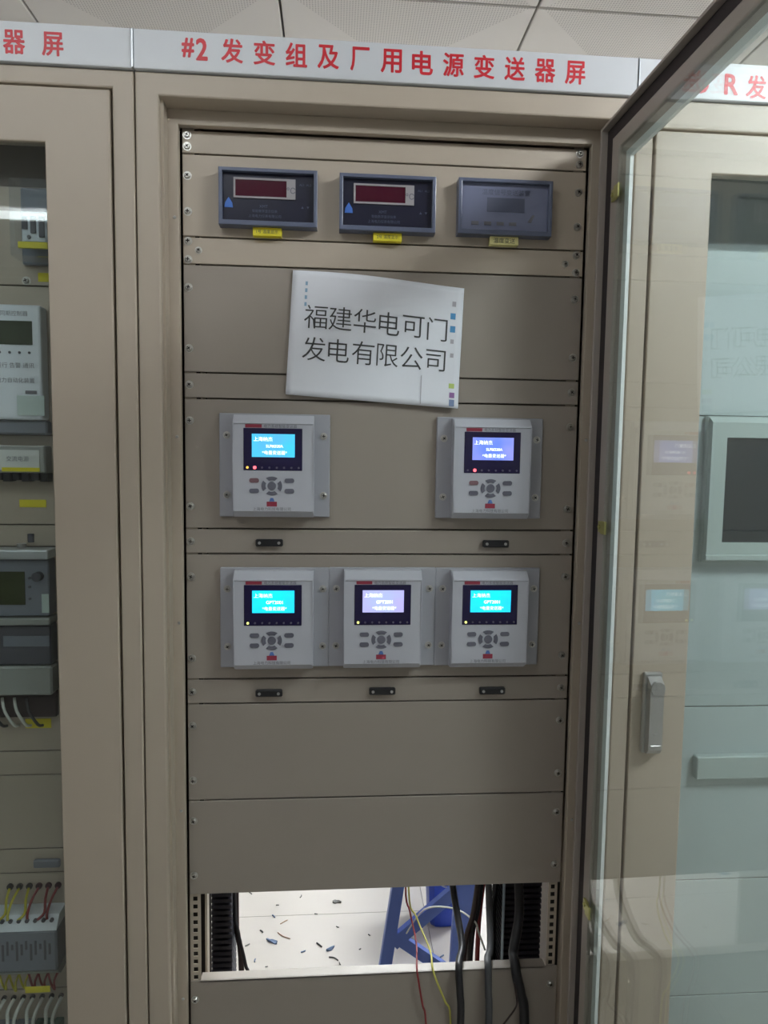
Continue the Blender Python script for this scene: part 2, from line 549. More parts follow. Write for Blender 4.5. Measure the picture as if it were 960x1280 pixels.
def nameplate(t, x0, x1, chars):
    """white enamel strip on top of the cabinet with red lettering: chars = (text, cx, cz, h, w)"""
    g = G()
    g.box(x0 + 0.0015, x1 - 0.0015, -0.006, 0.02, 2.2005, 2.2586, 0.001)
    n = g.build('nameplate', M['white_plate'], t)
    G().prism([(-0.0085, 2.201), (-0.0085, 2.256), (-0.005, 2.2595), (0.02, 2.2595), (0.02, 2.201)], 0, x1 - 0.0012, x1 + 0.0012).build('end_trim', M['chrome'], t)
    for c, cx, cz, h, wd in chars:
        g = G()
        e = 0.0008 if ord(c) > 255 else 0.0011
        for q, (ax, az) in enumerate(((0, 0), (-e, 0), (e, 0), (0, e), (0, -e), (e * .7, e * .7), (-e * .7, e * .7), (e * .7, -e * .7), (-e * .7, -e * .7))):
            put_text(g, c, cx + ax, cz + az, -0.0062 - q * 0.00003, h - 2 * e, wd - 2 * e)
        g.build('character', M['red_ink'], n)
    return n


# ---- the middle cabinet
MC = thing('equipment_cabinet', 'beige equipment cabinet standing open between two closed ones, glass door swung out', 'cabinet', (0, 0.3, 0), 'row of beige cabinets')
OL, OR_, OT = -0.3628, 0.3628, 2.1645
cabinet_shell(MC, -0.4, 0.4, OL, OR_, OT)
# inner frame: stepped ring behind the opening
g = G()
g.box(OL - 0.002, OL, 0.03, 0.16, 0.055, OT)
g.box(OR_, OR_ + 0.002, 0.03, 0.16, 0.055, OT)
g.box(OL, OR_, 0.03, 0.16, OT, OT + 0.002)
g.frame(OL, OR_, 0.055, OT, -0.3420, 0.3420, 0.06, 2.1405, 0.038, 0.050, 0.0015)
g.build('inner_frame', M['beige'], MC)
# thin folded edge inside the opening
G().box(OL, OL + 0.004, 0.012, 0.038, 0.055, OT).box(OR_ - 0.004, OR_, 0.012, 0.038, 0.055, OT).build('jamb_lining', M['beige'], MC)
# small rivets on the inner frame
for x, zs in ((-0.349, (1.995, 1.640, 1.324, 0.99, 0.64)), (0.351, (1.645, 1.32, 0.955))):
    for z in zs:
        r = G().cyl((x, 0.0382, z), 'y', 0.003, -0.0018, 8, 0.002)
        r.build('rivet', M['silver'], MC)
# mounting rails with square holes
for x0, x1 in ((-0.3395, -0.3205), (0.3185, 0.3355)):
    g = G()
    y0, y1 = D + 0.004, D + 0.0055
    hx = (x0 + x1) / 2
    g.box(x0, hx - 0.004, y0, y1, 0.06, 2.15)
    g.box(hx + 0.004, x1, y0, y1, 0.06, 2.15)
    g.box(hx - 0.004, hx + 0.004, y0, y1, 0.84, 2.15)
    g.box(hx - 0.004, hx + 0.004, y0, y1, 0.06, 0.645)
    z = 0.6455
    while z < 0.84:
        g.box(hx - 0.004, hx + 0.004, y0, y1, z + 0.0085, min(z + 0.015, 0.84))
        z += 0.015
    g.build('mounting_rail', M['beige'], MC)
for x0, x1, mm in ((-0.3185, -0.3145, 'beige'),):
    G().box(x0 - 0.0015, x1 - 0.0015, 0.095, 0.118, 0.06, 2.18).build('inner_post', M[mm], MC)
# blank and device panels
PZ = [2.1395, 2.1021, 1.97, 1.9255, 1.7484, 1.7054, 1.4845, 1.441, 1.22, 1.1758, 1.0001, 0.8245]
SCR = {0: [(2.131,), (2.113,)], 1: [(2.067,), (2.010,)], 2: [(1.9625,), (1.933,)], 3: [(1.888,), (1.788,)], 4: [(1.728,)],
       5: [(1.668,), (1.523,)], 6: [(1.4625,)], 7: [(1.4015,), (1.258,)], 8: [(1.198,)], 9: [(1.137,), (1.0375,)], 10: [(0.963,), (0.8615,)]}
PANELS = []
for k in range(len(PZ) - 1):
    zt, zb = PZ[k], PZ[k + 1]
    g = G().box(-0.3392, 0.3392, D, D + 0.003, zb + 0.0012, zt - 0.0012, 0.0009)
    g.box(-0.312, 0.312, D + 0.003, D + 0.018, zt - 0.004, zt - 0.0025)
    g.box(-0.312, 0.312, D + 0.003, D + 0.018, zb + 0.0025, zb + 0.004)
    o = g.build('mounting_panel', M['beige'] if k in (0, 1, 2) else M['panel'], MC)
    PANELS.append(o)
    for (z,) in SCR[k]:
        screw(o, -0.331, D, z)
        screw(o, 0.327, D, z)
    if k == 2:
        screw(o, -0.314, D, 1.9485, 0.0036)
        screw(o, 0.308, D, 1.9470, 0.0036)
# low panel under the cable slot, its top edge folded back
g = G()
g.box(-0.3392, 0.3392, D, D + 0.003, 0.36, 0.6605, 0.0009)
g.box(-0.3215, 0.3165, D, D + 0.021, 0.6575, 0.6605)
o = g.build('mounting_panel', M['panel'], MC)
screw(o, -0.331, D, 0.625); screw(o, 0.327, D, 0.625); screw(o, -0.331, D, 0.40); screw(o, 0.327, D, 0.40)
o = G().box(-0.3392, 0.3392, D, D + 0.003, 0.06, 0.3576, 0.0009).build('mounting_panel', M['panel'], MC)
screw(o, -0.331, D, 0.32); screw(o, 0.327, D, 0.32); screw(o, -0.331, D, 0.10); screw(o, 0.327, D, 0.10)
G().box(-0.385, 0.385, 0.125, 0.128, 0.845, 2.188).build('light_block_sheet', M['dark_in'], MC)  # added unseen sheet, stops rear light leaking between the panels
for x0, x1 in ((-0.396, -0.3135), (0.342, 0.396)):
    G().box(x0, x1, 0.120, 0.123, 0.06, 2.188).build('dark_block_sheet', M['gap'], MC)  # added dark sheets: block rear light and stand in for shade beside the rails
# wiring ducts seen through the slot
for x0, x1 in ((-0.326, -0.285), (0.268, 0.352)):
    g = G().box(x0 + 0.006, x1 - 0.006, 0.205, 0.26, 0.06, 2.15)
    z = 0.3
    while z < 1.1:
        g.box(x0, x1 - 0.0005, 0.195, 0.26, z, z + 0.0072)
        z += 0.0125
    g.build('wiring_duct', M['duct'], MC)
# nameplate
NC = [('#', -0.3165, 2.2345, 0.029, 0.019), ('2', -0.2955, 2.233, 0.033, 0.018)]
for k, c in enumerate('发变组及厂用电源变送器屏'):
    NC.append((c, -0.2495 + k * 0.0494, 2.2335 - k * 0.0003, 0.036, 0.0335 if c not in '厂' else 0.030))
nameplate(MC, -0.4, 0.4, NC)

# ---- the open glass door of the middle cabinet, swung just past 90 degrees
A = 0.0194
UV = Vector((math.sin(A), -math.cos(A), 0)); VV = Vector((-math.cos(A), -math.sin(A), 0))
DO = Vector((0.3432, 0, 0))
DX = Matrix(((UV.x, VV.x, 0, DO.x), (UV.y, VV.y, 0, DO.y), (0, 0, 1, 0), (0, 0, 0, 1)))   # (u, v, z) -> world
DT, DB, DU = 2.147, 0.058, 0.715


def ring(g, a0, a1, v0, v1, bev=0.0, u_in=0.0):
    """rectangular ring at inset a0..a1 from the door edge"""
    b0, b1 = a0 * 0.8, a1 * 0.8
    g.frame(a0, DU - a0, DB + b0, DT - b0, a1, DU - a1, DB + b1, DT - b1, v1, v0, bev)


g = G()
ring(g, 0.0, 0.006, -0.022, 0.002, 0.001)
ring(g, 0.004, 0.062, -0.022, -0.018)
ring(g, 0.036, 0.068, -0.020, -0.003, 0.004)
ring(g, 0.060, 0.099, -0.0100, -0.0075)
door = g.xf(DX).build('door', M['rail_paint'], MC)
tag(door, 'open glazed door seen from its inner side')
g = G(); ring(g, 0.007, 0.035, -0.018, -0.008, 0.001)
g.xf(DX).build('rubber_gasket', M['gasket'], door)
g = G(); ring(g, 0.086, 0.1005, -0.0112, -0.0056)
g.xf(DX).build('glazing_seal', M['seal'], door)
G().box(0.070, DU - 0.070, -0.005, 0.0, DB + 0.056, DT - 0.056).xf(DX).build('glass_pane', M['glass_door'], door)
for k, z in enumerate((2.024, 1.503, 0.856)):
    g = G()
    g.box(0.050, 0.066, -0.0028, 0.0008, z - 0.009, z + 0.009, 0.0006)
    g.box(0.064, 0.082, 0.0003, 0.0035, z - 0.0105, z + 0.0105, 0.0008)
    g.cyl((0.056, 0.0008, z), 'y', 0.0035, 0.002, 10)
    g.xf(DX).build('glass_clip', M['zinc'], door)
for z in (0.35, 1.10, 1.92):
    G().cyl((0.006, -0.027, z - 0.03), 'z', 0.0045, 0.06, 10).xf(DX).build('hinge_pin', M['rail_paint'], door)

# ---- mirror twin cabinets left and right, doors shut
LC = thing('equipment_cabinet', 'beige closed cabinet at the left edge, wiring and relays behind its window', 'cabinet', (-0.8, 0.3, 0), 'row of beige cabinets')
RC = thing('equipment_cabinet', 'beige closed cabinet at the right with pale grey panels behind its window', 'cabinet', (0.8, 0.3, 0), 'row of beige cabinets')


def closed_door(t, x0, x1, z1, wx0, wx1, wz1, wz0=0.25):
    g = G()
    y0, y1 = -0.002, 0.016
    g.frame(x0, x1, 0.058, z1, wx0, wx1, wz0, wz1, y0, y1, 0.002)
    d = g.build('door', M['beige'], t)
    G().box(wx0 + 0.0005, wx1 - 0.0005, 0.004, 0.008, wz0 + 0.0005, wz1 - 0.0005).build('glass_pane', M['glass_win'], d)
    return d


cabinet_shell(LC, -1.2, -0.4, -1.1665, -0.4335, 2.1725, True)
cabinet_shell(RC, 0.4, 1.2, 0.4312, 1.1688, 2.1535, True)
ld = closed_door(LC, -1.163, -0.437, 2.169, -1.065, -0.535, 2.087)
rd = closed_door(RC, 0.4347, 1.1653, 2.150, 0.533, 1.067, 2.0855)
nameplate(LC, -1.2, -0.4, [('器', -0.5745, 2.2285, 0.035, 0.0325), ('屏', -0.518, 2.2285, 0.035, 0.032)])
nameplate(RC, 0.4, 1.2, [('D', 0.506, 2.2255, 0.033, 0.024), ('R', 0.5555, 2.2255, 0.033, 0.024), ('发', 0.598, 2.2235, 0.037, 0.035)])
# dark strips that close the gap around the shut doors
for t, x0, x1, z1 in ((LC, -1.1665, -0.4335, 2.1725), (RC, 0.4312, 1.1688, 2.1535)):
    g = G()
    g.box(x0 - 0.004, x0 + 0.012, 0.018, 0.022, 0.055, z1)
    g.box(x1 - 0.012, x1 + 0.004, 0.018, 0.022, 0.055, z1)
    g.box(x0 + 0.012, x1 - 0.012, 0.018, 0.022, z1 - 0.012, z1 + 0.002)
    g.build('door_gasket', M['gap'], t)


def door_handle(door_, x, z0, z1):
    """swing handle: dished base plate with a lever lying in it"""
    h = G().box(x - 0.0165, x + 0.0165, -0.016, -0.002, z0, z1, 0.004, 2).build('handle', M['silver'], door_)
    return h


HX = 0.469
g = G()
g.box(HX - 0.0165, HX + 0.0165, -0.012, -0.002, 1.1005, 1.2445, 0.003, 2)
g.prism([(-0.012, 1.2385), (-0.026, 1.228), (-0.027, 1.112), (-0.020, 1.1035), (-0.012, 1.104)], 0, HX - 0.0115, HX + 0.0125)
g.cyl((HX + 0.0005, -0.012, 1.2205), 'y', 0.0125, -0.018, 16)
g.box(HX - 0.009, HX + 0.010, -0.0285, -0.026, 1.116, 1.121, 0.0005)
g.box(HX - 0.003, HX + 0.003, -0.0285, -0.026, 1.139, 1.141)
hd = g.build('handle', M['silver'], rd)
tag(hd, 'silver grey swing lever handle')
G().cyl((-1.122, -0.002, 1.1), 'y', 0.011, -0.014, 12).box(-1.1385, -1.1055, -0.012, -0.002, 1.10, 1.244, 0.003, 2).build('handle', M['silver'], ld)

# ------------------------------------------------------------------ right cabinet, behind the window
RB = 0.085


def rpanel(z0, z1, y=RB, mm='pale_panel'):
    return G().box(0.445, 1.155, y, y + 0.003, z0 + 0.001, z1 - 0.001, 0.0008).build('mounting_panel', M[mm], RC)


rpanel(1.990, 2.135, RB + 0.05, 'pale_panel')
rpanel(1.694, 1.990)
rpanel(1.146, 1.694)
rpanel(0.80, 1.146)
rpanel(0.56, 0.80)
rpanel(0.06, 0.56)
g = G().box(0.600, 1.00, RB - 0.018, RB - 0.001, 1.010, 1.0545, 0.002)
tag(g.build('cable_cover', M['pale_frame'], None, org=(0.8, RB - 0.01, 1.03)), 'long pale grey cover strip low behind the right cabinet window', 'cover')
DSP = thing('operator_display', 'pale grey framed operator display with dark blank screen, behind right cabinet window', 'display', (0.79, RB, 1.425))
g = G()
x0, x1, z0, z1 = 0.590, 0.99, 1.425, 1.6935
sx0, sx1, sz0, sz1 = 0.6225, 0.957, 1.4630, 1.6545
yf = RB - 0.022
for bx in ((x0 + 0.004, sx0, z0 + 0.016, z1 - 0.012), (sx1, x1 - 0.004, z0 + 0.016, z1 - 0.012), (sx0, sx1, sz1, z1 - 0.012), (sx0, sx1, z0 + 0.016, sz0)):
    g.box(bx[0], bx[1], yf, RB - 0.002, bx[2], bx[3])
g.box(x0, x1, RB - 0.010, RB - 0.001, z0, z1, 0.001)
g.prism([(yf, z1 - 0.012), (RB - 0.010, z1 - 0.002), (RB - 0.002, z1 - 0.002), (RB - 0.002, z1 - 0.012)], 0, x0 + 0.004, x1 - 0.004)
g.prism([(yf - 0.004, z0 + 0.006), (yf - 0.004, z0 + 0.014), (yf, z0 + 0.016), (RB - 0.002, z0 + 0.016), (RB - 0.002, z0 + 0.002)], 0, x0 + 0.002, x1 - 0.002)
g.build('bezel', M['pale_frame'], DSP)
G().box(sx0, sx1, yf + 0.005, RB - 0.01, sz0, sz1).build('screen', M['black_screen'], DSP)
G().cyl((0.617, RB - 0.010, 1.6870), 'y', 0.002, -0.003, 8).build('indicator', M['dark_grey'], DSP)

# ------------------------------------------------------------------ meters at the top
def meter(cx, cz, lbl, kind, ty):
    w_, h_ = 0.160, 0.0905
    t = thing('panel_meter', lbl, 'meter', (cx, D, cz - h_ / 2), 'panel meters at the top')
    x0, x1, z0, z1 = cx - w_ / 2, cx + w_ / 2, cz - h_ / 2, cz + h_ / 2
    b = 0.006
    g = G()
    yf_ = D - 0.021
    g.frame(x0, x1, z0, z1, x0 + b, x1 - b, z0 + b * 1.3, z1 - b, yf_, D - 0.0002, 0.0012)
    g.build('bezel', M['meter_frame'], t)
    yb = D - 0.013
    face = G().box(x0 + b, x1 - b, yb, D - 0.0002, z0 + b * 1.3, z1 - b).build('face', M['meter_reflection' if kind == 'blank' else 'meter_face'], t)
    if kind == 'digital':
        wx0, wx1, wz0, wz1 = cx - 0.0565, cx + 0.044, cz - 0.0005, cz + 0.0315
        g = G()
        e = 0.003
        g.box(wx0, wx1, yb - 0.002, yb, wz1 - e, wz1).box(wx0, wx1, yb - 0.002, yb, wz0, wz0 + e)
        g.box(wx0, wx0 + e, yb - 0.002, yb, wz0 + e, wz1 - e).box(wx1 - 0.0145, wx1, yb - 0.002, yb, wz0 + e, wz1 - e)
        win = g.build('display_window', M['meter_white'], t)
        G().box(wx0 + e, wx1 - 0.0145, yb - 0.0012, yb, wz0 + e, wz1 - e).build('red_display', M['meter_red'], win)
        g = G(); put_text(g, '℃', wx1 - 0.0072, (wz0 + wz1) / 2 - 0.002, yb - 0.0024, 0.010, None, 0.01)
        g.build('unit_mark', M['ink'], win)
        g = G()
        a = cx - 0.0645; zz = cz - 0.009
        g.prism([(a - 0.0068, zz - 0.007), (a + 0.0068, zz - 0.007), (a + 0.0058, zz + 0.0005), (a, zz + 0.0095), (a - 0.0058, zz + 0.0005)], 1, yb - 0.0008, yb)
        g.build('emblem', M['drop_blue'], face)
        g = G()
        put_text(g, ty, cx - 0.008, cz - 0.0125, yb - 0.0004, 0.0045)
        put_text(g, '智能数字显示仪表', cx - 0.006, cz - 0.020, yb - 0.0004, 0.0048)
        put_text(g, '上海电力仪表有限公司', cx - 0.006, cz - 0.028, yb - 0.0004, 0.0050)
        put_text(g, 'AL1  AL2', cx + 0.060, cz + 0.024, yb - 0.0004, 0.0035)
        put_text(g, '▲   ▼', cx + 0.060, cz - 0.012, yb - 0.0004, 0.004)
        g.build('print', M['meter_print'], face)
    else:
        g = G()
        for k in range(4):
            xx = cx - 0.056 + k * 0.0215
            g.box(xx, xx + 0.012, yb - 0.001, yb, cz - 0.028, cz - 0.0225)
        g.prism([(cx + 0.040, cz - 0.021), (cx + 0.046, cz - 0.022), (cx + 0.052, cz - 0.010), (cx + 0.048, cz - 0.009)], 1, yb - 0.001, yb)
        g.build('dark_mark', M['ink'], face)
        g = G()
        put_text(g, '温度信号变送装置', cx + 0.002, cz + 0.026, yb - 0.0004, None, 0.082)
        g.box(cx - 0.030, cx + 0.034, yb - 0.0006, yb, cz - 0.006, cz + 0.017)
        g.build('print', M['meter_face'] if False else M['meter_print'], face)
    return t


meter(-0.1980, 2.0310, 'navy digital temperature meter above the first yellow tag, leftmost of three', 'digital', 'XMT')
meter(-0.0018, 2.0297, 'navy digital temperature meter in the middle of the top row, above the second yellow tag', 'digital', 'XMT')
meter(0.1960, 2.0310, 'blue-grey meter without digits, reflection painted on its face, right end of top row', 'blank', '')


def yellow_tag(x0, x1, z0, z1, y, lbl, mm='tag', txt='', group='yellow name tags', th=0.0012):
    o = G().box(x0, x1, y - th, y - 0.0002, z0, z1, 0.0006).build('name_tag', M[mm], None, org=((x0 + x1) / 2, y, z0))
    tag(o, lbl, 'tag', group)
    if txt:
        g = G(); put_text(g, txt, (x0 + x1) / 2, (z0 + z1) / 2, y - th - 0.0002, None, (x1 - x0) * 0.75)
        g.build('print', M['black_ink'], o)
    return o


yellow_tag(-0.2237, -0.1765, 1.9718, 1.9852, D, 'small yellow tag under the leftmost digital meter', 'tag', '1号 温度显示', th=0.013)
yellow_tag(-0.0250, 0.0228, 1.9706, 1.9840, D, 'small yellow tag under the middle digital meter', 'tag', '2号 温度显示', th=0.013)
yellow_tag(0.1725, 0.2215, 1.9716, 1.9852, D, 'faded pale yellow tag under the blank blue-grey meter', 'tag_pale', '温度变送', th=0.013)

# ------------------------------------------------------------------ paper sign
def paper_sign():
    P0, P1, P2, P3 = Vector((-0.1585, 0, 1.9207)), Vector((0.1325, 0, 1.9025)), Vector((0.1249, 0, 1.6957)), Vector((-0.170, 0, 1.7143))

    def at(s, t_, off=0.0):
        """s across, t down; a gently curled sheet held at its top edge"""
        p = (P0 * (1 - s) + P1 * s) * (1 - t_) + (P3 * (1 - s) + P2 * s) * t_
        bulge = 0.0035 + 0.004 * math.sin(math.pi * min(1, max(0, s))) * t_ + 0.006 * max(0, t_ - 0.8) * 5 * (0.35 + 0.65 * abs(s - 0.35)) + 0.0022 * math.sin(5.5 * s + 1.5 * t_)
        if t_ > 0.86 and s < 0.45:
            bulge -= 0.004 * (t_ - 0.86) / 0.14 * (0.45 - s)
        z = p.z + 0.0035 * math.sin(math.pi * s * 1.3) * (1 - t_) * 0.8
        return Vector((p.x, D - bulge - off, z))
    t = thing('paper_sign', 'white paper sheet with two lines of black Chinese characters, stuck on the panels', 'sign', (-0.02, D, 1.705))
    g = G()
    nx, ny = 26, 20
    fr = [[g.bm.verts.new(at(i / nx, j / ny)) for i in range(nx + 1)] for j in range(ny + 1)]
    bk = [[g.bm.verts.new(at(i / nx, j / ny) + Vector((0, 0.0003, 0))) for i in range(nx + 1)] for j in range(ny + 1)]
    for j in range(ny):
        for i in range(nx):
            g.bm.faces.new((fr[j][i], fr[j + 1][i], fr[j + 1][i + 1], fr[j][i + 1]))
            g.bm.faces.new((bk[j][i], bk[j][i + 1], bk[j + 1][i + 1], bk[j + 1][i]))
    for j in range(ny):
        g.bm.faces.new((fr[j][0], bk[j][0], bk[j + 1][0], fr[j + 1][0])); g.bm.faces.new((fr[j][nx], fr[j + 1][nx], bk[j + 1][nx], bk[j][nx]))
    for i in range(nx):
        g.bm.faces.new((fr[0][i], fr[0][i + 1], bk[0][i + 1], bk[0][i])); g.bm.faces.new((fr[ny][i], bk[ny][i], bk[ny][i + 1], fr[ny][i + 1]))
    g.build('sheet', M['paper'], t, smooth=True)
    for txt, tt in (('福建华电可门', 0.362), ('发电有限公司', 0.617)):
        for k, c in enumerate(txt):
            g = G()
            V, F, (tw, th) = glyphs(c, 1.0, -0.006)
            vv = [g.bm.verts.new(at(0.147 + k * 0.1415 + a * 0.146, tt - b_ * 0.205, 0.0006)) for a, b_ in V]
            for f in F:
                try: g.bm.faces.new([vv[i] for i in f])
                except ValueError: pass
            g.build('character', M['black_ink'], t)

    def patch(s0, s1, t0, t1, name, mm):
        q = [at(s0, t0, 0.0005), at(s1, t0, 0.0005), at(s1, t1, 0.0005), at(s0, t1, 0.0005)]
        G().poly(q).build(name, mm, t)
    cb = mat('cyan_blue_ink', (0.10, 0.33, 0.62), 0.7)
    lg = mat('light_grey_ink', (0.50, 0.48, 0.54), 0.7)
    for (a, b_, c, d_), mm in (((0.928, 0.958, 0.215, 0.265), cb), ((0.930, 0.960, 0.320, 0.372), cb), ((0.935, 0.957, 0.118, 0.160), lg),
                               ((0.935, 0.955, 0.430, 0.465), lg), ((0.938, 0.958, 0.545, 0.580), lg)):
        patch(a, b_, c, d_, 'printer_mark', mm)
    patch(0.940, 0.972, 0.795, 0.835, 'printer_mark', mat('lime_ink', (0.52, 0.66, 0.20), 0.7))
    patch(0.945, 0.975, 0.870, 0.915, 'printer_mark', mat('plum_ink', (0.32, 0.16, 0.40), 0.7))
    patch(0.945, 0.975, 0.930, 0.985, 'printer_mark', mat('slate_blue_ink', (0.20, 0.27, 0.45), 0.7))
    for k in range(4):
        patch(0.077, 0.090, 0.085 + k * 0.055, 0.115 + k * 0.055, 'printer_mark', mat('faint_blue_ink', (0.30, 0.48, 0.66), 0.7))
    patch(0.775, 0.779, 0.75, 0.985, 'fold_line', lg)


paper_sign()

# ------------------------------------------------------------------ transmitters with lit displays
def transmitter(cx, cz, lbl, scr, leds, model):
    w_, h_ = 0.1865, 0.1750
    t = thing('transmitter', lbl, 'transmitter', (cx, D, cz - h_ / 2), 'grey transmitters with blue displays')
    x0, x1, z0, z1 = cx - w_ / 2, cx + w_ / 2, cz - h_ / 2, cz + h_ / 2
    pl = G().box(x0, x1, D - 0.0075, D - 0.0002, z0, z1, 0.0012).build('mounting_plate', M['grey_plate'], t)
    for sx in (x0 + 0.0125, x1 - 0.0105):
        for sz in (cz + 0.0507, cz - 0.0503):
            screw(pl, sx, D - 0.0075, sz, 0.0038)
    yb, yf_ = D - 0.0075, D - 0.033
    bx0, bx1, bz0, bz1 = cx - 0.0675, cx + 0.0665, cz - 0.0865, cz + 0.0845
    prof = [(yb, bz0), (yb - 0.014, bz0), (yf_ + 0.0030, bz0 + 0.009), (yf_ + 0.0010, bz0 + 0.0096), (yf_, bz0 + 0.0105), (yf_, bz1 - 0.016),
            (yf_ - 0.0018, bz1 - 0.0145), (yf_ - 0.0010, bz1 - 0.0125), (yf_ + 0.012, bz1), (yb, bz1)]
    g = G()
    g.prism(prof, 0, bx0, bx1)
    es = [e for e in g.bm.edges if all(abs(v.co.x - bx0) < 1e-6 for v in e.verts) or all(abs(v.co.x - bx1) < 1e-6 for v in e.verts)]
    es = [e for e in es if all(v.co.y < yb - 0.005 for v in e.verts)]
    bmesh.ops.bevel(g.bm, geom=es, offset=0.0016, segments=2, affect='EDGES')
    body = g.build('housing', M['grey_plastic'], t)
    wx0, wx1, wz0, wz1 = cx - 0.0497, cx + 0.0473, cz - 0.0078, cz + 0.0622
    win = G().box(wx0, wx1, yf_ - 0.0009, yf_ + 0.001, wz0, wz1, 0.0006).build('display_window', M['navy_black'], t)
    lx0, lx1, lz0, lz1 = cx - 0.0358, cx + 0.0350, cz + 0.0145, cz + 0.0528
    G().box(lx0, lx1, yf_ - 0.0014, yf_ - 0.0008, lz0, lz1).build('lit_screen', M[scr], win)
    g = G()
    yt = yf_ - 0.0016
    put_text(g, '上海纳杰', lx0 + 0.0185, lz1 - 0.0085, yt, None, 0.031, 0.0)
    put_text(g, model, (lx0 + lx1) / 2 + 0.002, (lz0 + lz1) / 2 - 0.001, yt, None, 0.028, 0.008)
    put_text(g, '*电量变送器*', (lx0 + lx1) / 2 + 0.002, lz0 + 0.0075, yt, None, 0.041, 0.0)
    g.build('screen_text', M['scr_text'], win)
    # eight status lamps
    for k in range(8):
        xx = cx - 0.0432 + k * 0.0121
        st = leds.get(k, 'led_off')
        G().cyl((xx, yf_ - 0.0008, cz - 0.0030), 'y', 0.0028 if st == 'led_red' else (0.0022 if st != 'led_off' else 0.0017), -0.0014, 10).build('status_lamp', M[st], win)
    # keypad: four pills and a ring of four arcs around a centre key
    for sx, sz in ((-1, 1), (1, 1), (-1, -1), (1, -1)):
        kx, kz = cx - 0.0030 + sx * 0.0292, cz - 0.0332 + sz * 0.0087
        pts = []
        for i in range(16):
            a = 2 * math.pi * i / 16
            pts.append((kx + (0.0045 if math.cos(a) > 0 else -0.0045) + 0.0036 * math.cos(a), kz + 0.0039 * math.sin(a)))
        G().prism(pts, 1, yf_ - 0.0012, yf_ + 0.0005).build('key', M['btn_red' if (sx, sz) == (-1, 1) and 'led_red' in leds.values() else 'btn'], body)
    kx, kz = cx - 0.0030, cz - 0.0335
    G().cyl((kx, yf_ + 0.0005, kz), 'y', 0.0072, -0.0017, 18).build('key', M['btn'], body)
    for q in range(4):
        pts = []
        a0 = math.pi / 2 * q
        for i in range(8):
            a = a0 - 0.60 + 1.20 * i / 7
            pts.append((kx + 0.0172 * math.cos(a), kz + 0.0158 * math.sin(a)))
        for i in range(8):
            a = a0 + 0.48 - 0.96 * i / 7
            pts.append((kx + 0.0104 * math.cos(a), kz + 0.0096 * math.sin(a)))
        G().prism(pts, 1, yf_ - 0.0012, yf_ + 0.0005).build('key', M['btn'], body)
    # emblem, maker line, red header strip
    ez = cz - 0.0610
    G().prism([(kx - 0.0045, ez + 0.0015), (kx + 0.0045, ez + 0.0015), (kx + 0.0022, ez + 0.0075), (kx - 0.0022, ez + 0.0075)], 1, yf_ - 0.0005, yf_ + 0.0005).build('emblem', M['logo_blue'], body)
    G().box(kx - 0.0085, kx + 0.0085, yf_ - 0.0005, yf_ + 0.0005, ez - 0.0068, ez + 0.0012).build('emblem', M['logo_red'], body)
    g = G(); put_text(g, '上海电力科技有限公司', kx, cz - 0.0722, yf_ - 0.0003, None, 0.063)
    g.build('maker_print', M['ink'], body)
    G().box(wx0 + 0.003, wx0 + 0.030, yf_ - 0.0004, yf_ + 0.0005, wz1 + 0.0008, wz1 + 0.0062).build('header_strip', M['logo_red'], body)
    g = G(); put_text(g, '电力系统智能变送器', wx0 + 0.061, wz1 + 0.0035, yf_ - 0.0003, None, 0.054)
    g.build('header_print', M['ink'], body)
    return t


transmitter(-0.1877, 1.5938, 'grey transmitter, sky blue display, red and amber lamps, left of upper pair', 'scr_sky', {0: 'led_amber', 1: 'led_red'}, 'SLPM320A')
transmitter(0.1828, 1.5936, 'grey transmitter with violet-blue display and one red lamp, right of upper pair', 'scr_violet', {1: 'led_red'}, 'SLPM320A')
transmitter(-0.1877, 1.3306, 'grey transmitter with bright cyan display at the left of the lower row', 'scr_cyan', {0: 'led_yellow'}, 'GPT2001')
transmitter(-0.0010, 1.3310, 'grey transmitter with lilac display in the middle of the lower row', 'scr_lilac', {0: 'led_yellow'}, 'GPT2001')
transmitter(0.1857, 1.3306, 'grey transmitter with cyan display at the right end of the lower row', 'scr_cyan', {0: 'led_yellow'}, 'GPT2001')


def link(cx, cz, lbl):
    t = thing('test_link', lbl, 'connector', (cx, D, cz - 0.007), 'black test links under the transmitters')
    G().box(cx - 0.0232, cx + 0.0232, D - 0.009, D - 0.0002, cz - 0.0062, cz + 0.0062, 0.0018).build('link_body', M['black_plastic'], t)
    for s_ in (-1, 1):
        G().cyl((cx + s_ * 0.0165, D - 0.009, cz), 'y', 0.0026, -0.0012, 10).build('pin', M['silver'], t)


link(-0.1973, 1.4612, 'black two-pin link under the left transmitter of the upper pair')
link(0.1985, 1.4610, 'black two-pin link under the right transmitter of the upper pair')
link(-0.1978, 1.1957, 'black two-pin link under the left transmitter of the lower row')
link(0.0012, 1.1968, 'black two-pin link under the middle transmitter of the lower row')
link(0.1993, 1.1952, 'black two-pin link under the right transmitter of the lower row')

# ------------------------------------------------------------------ cables through the slot
def cable(name, label, pts, r, mm, cat='cable', seg=8):
    o = G().tube(pts, r, seg, 5).build(name, M[mm], None, smooth=True, org=pts[-1])
    return tag(o, label, cat)


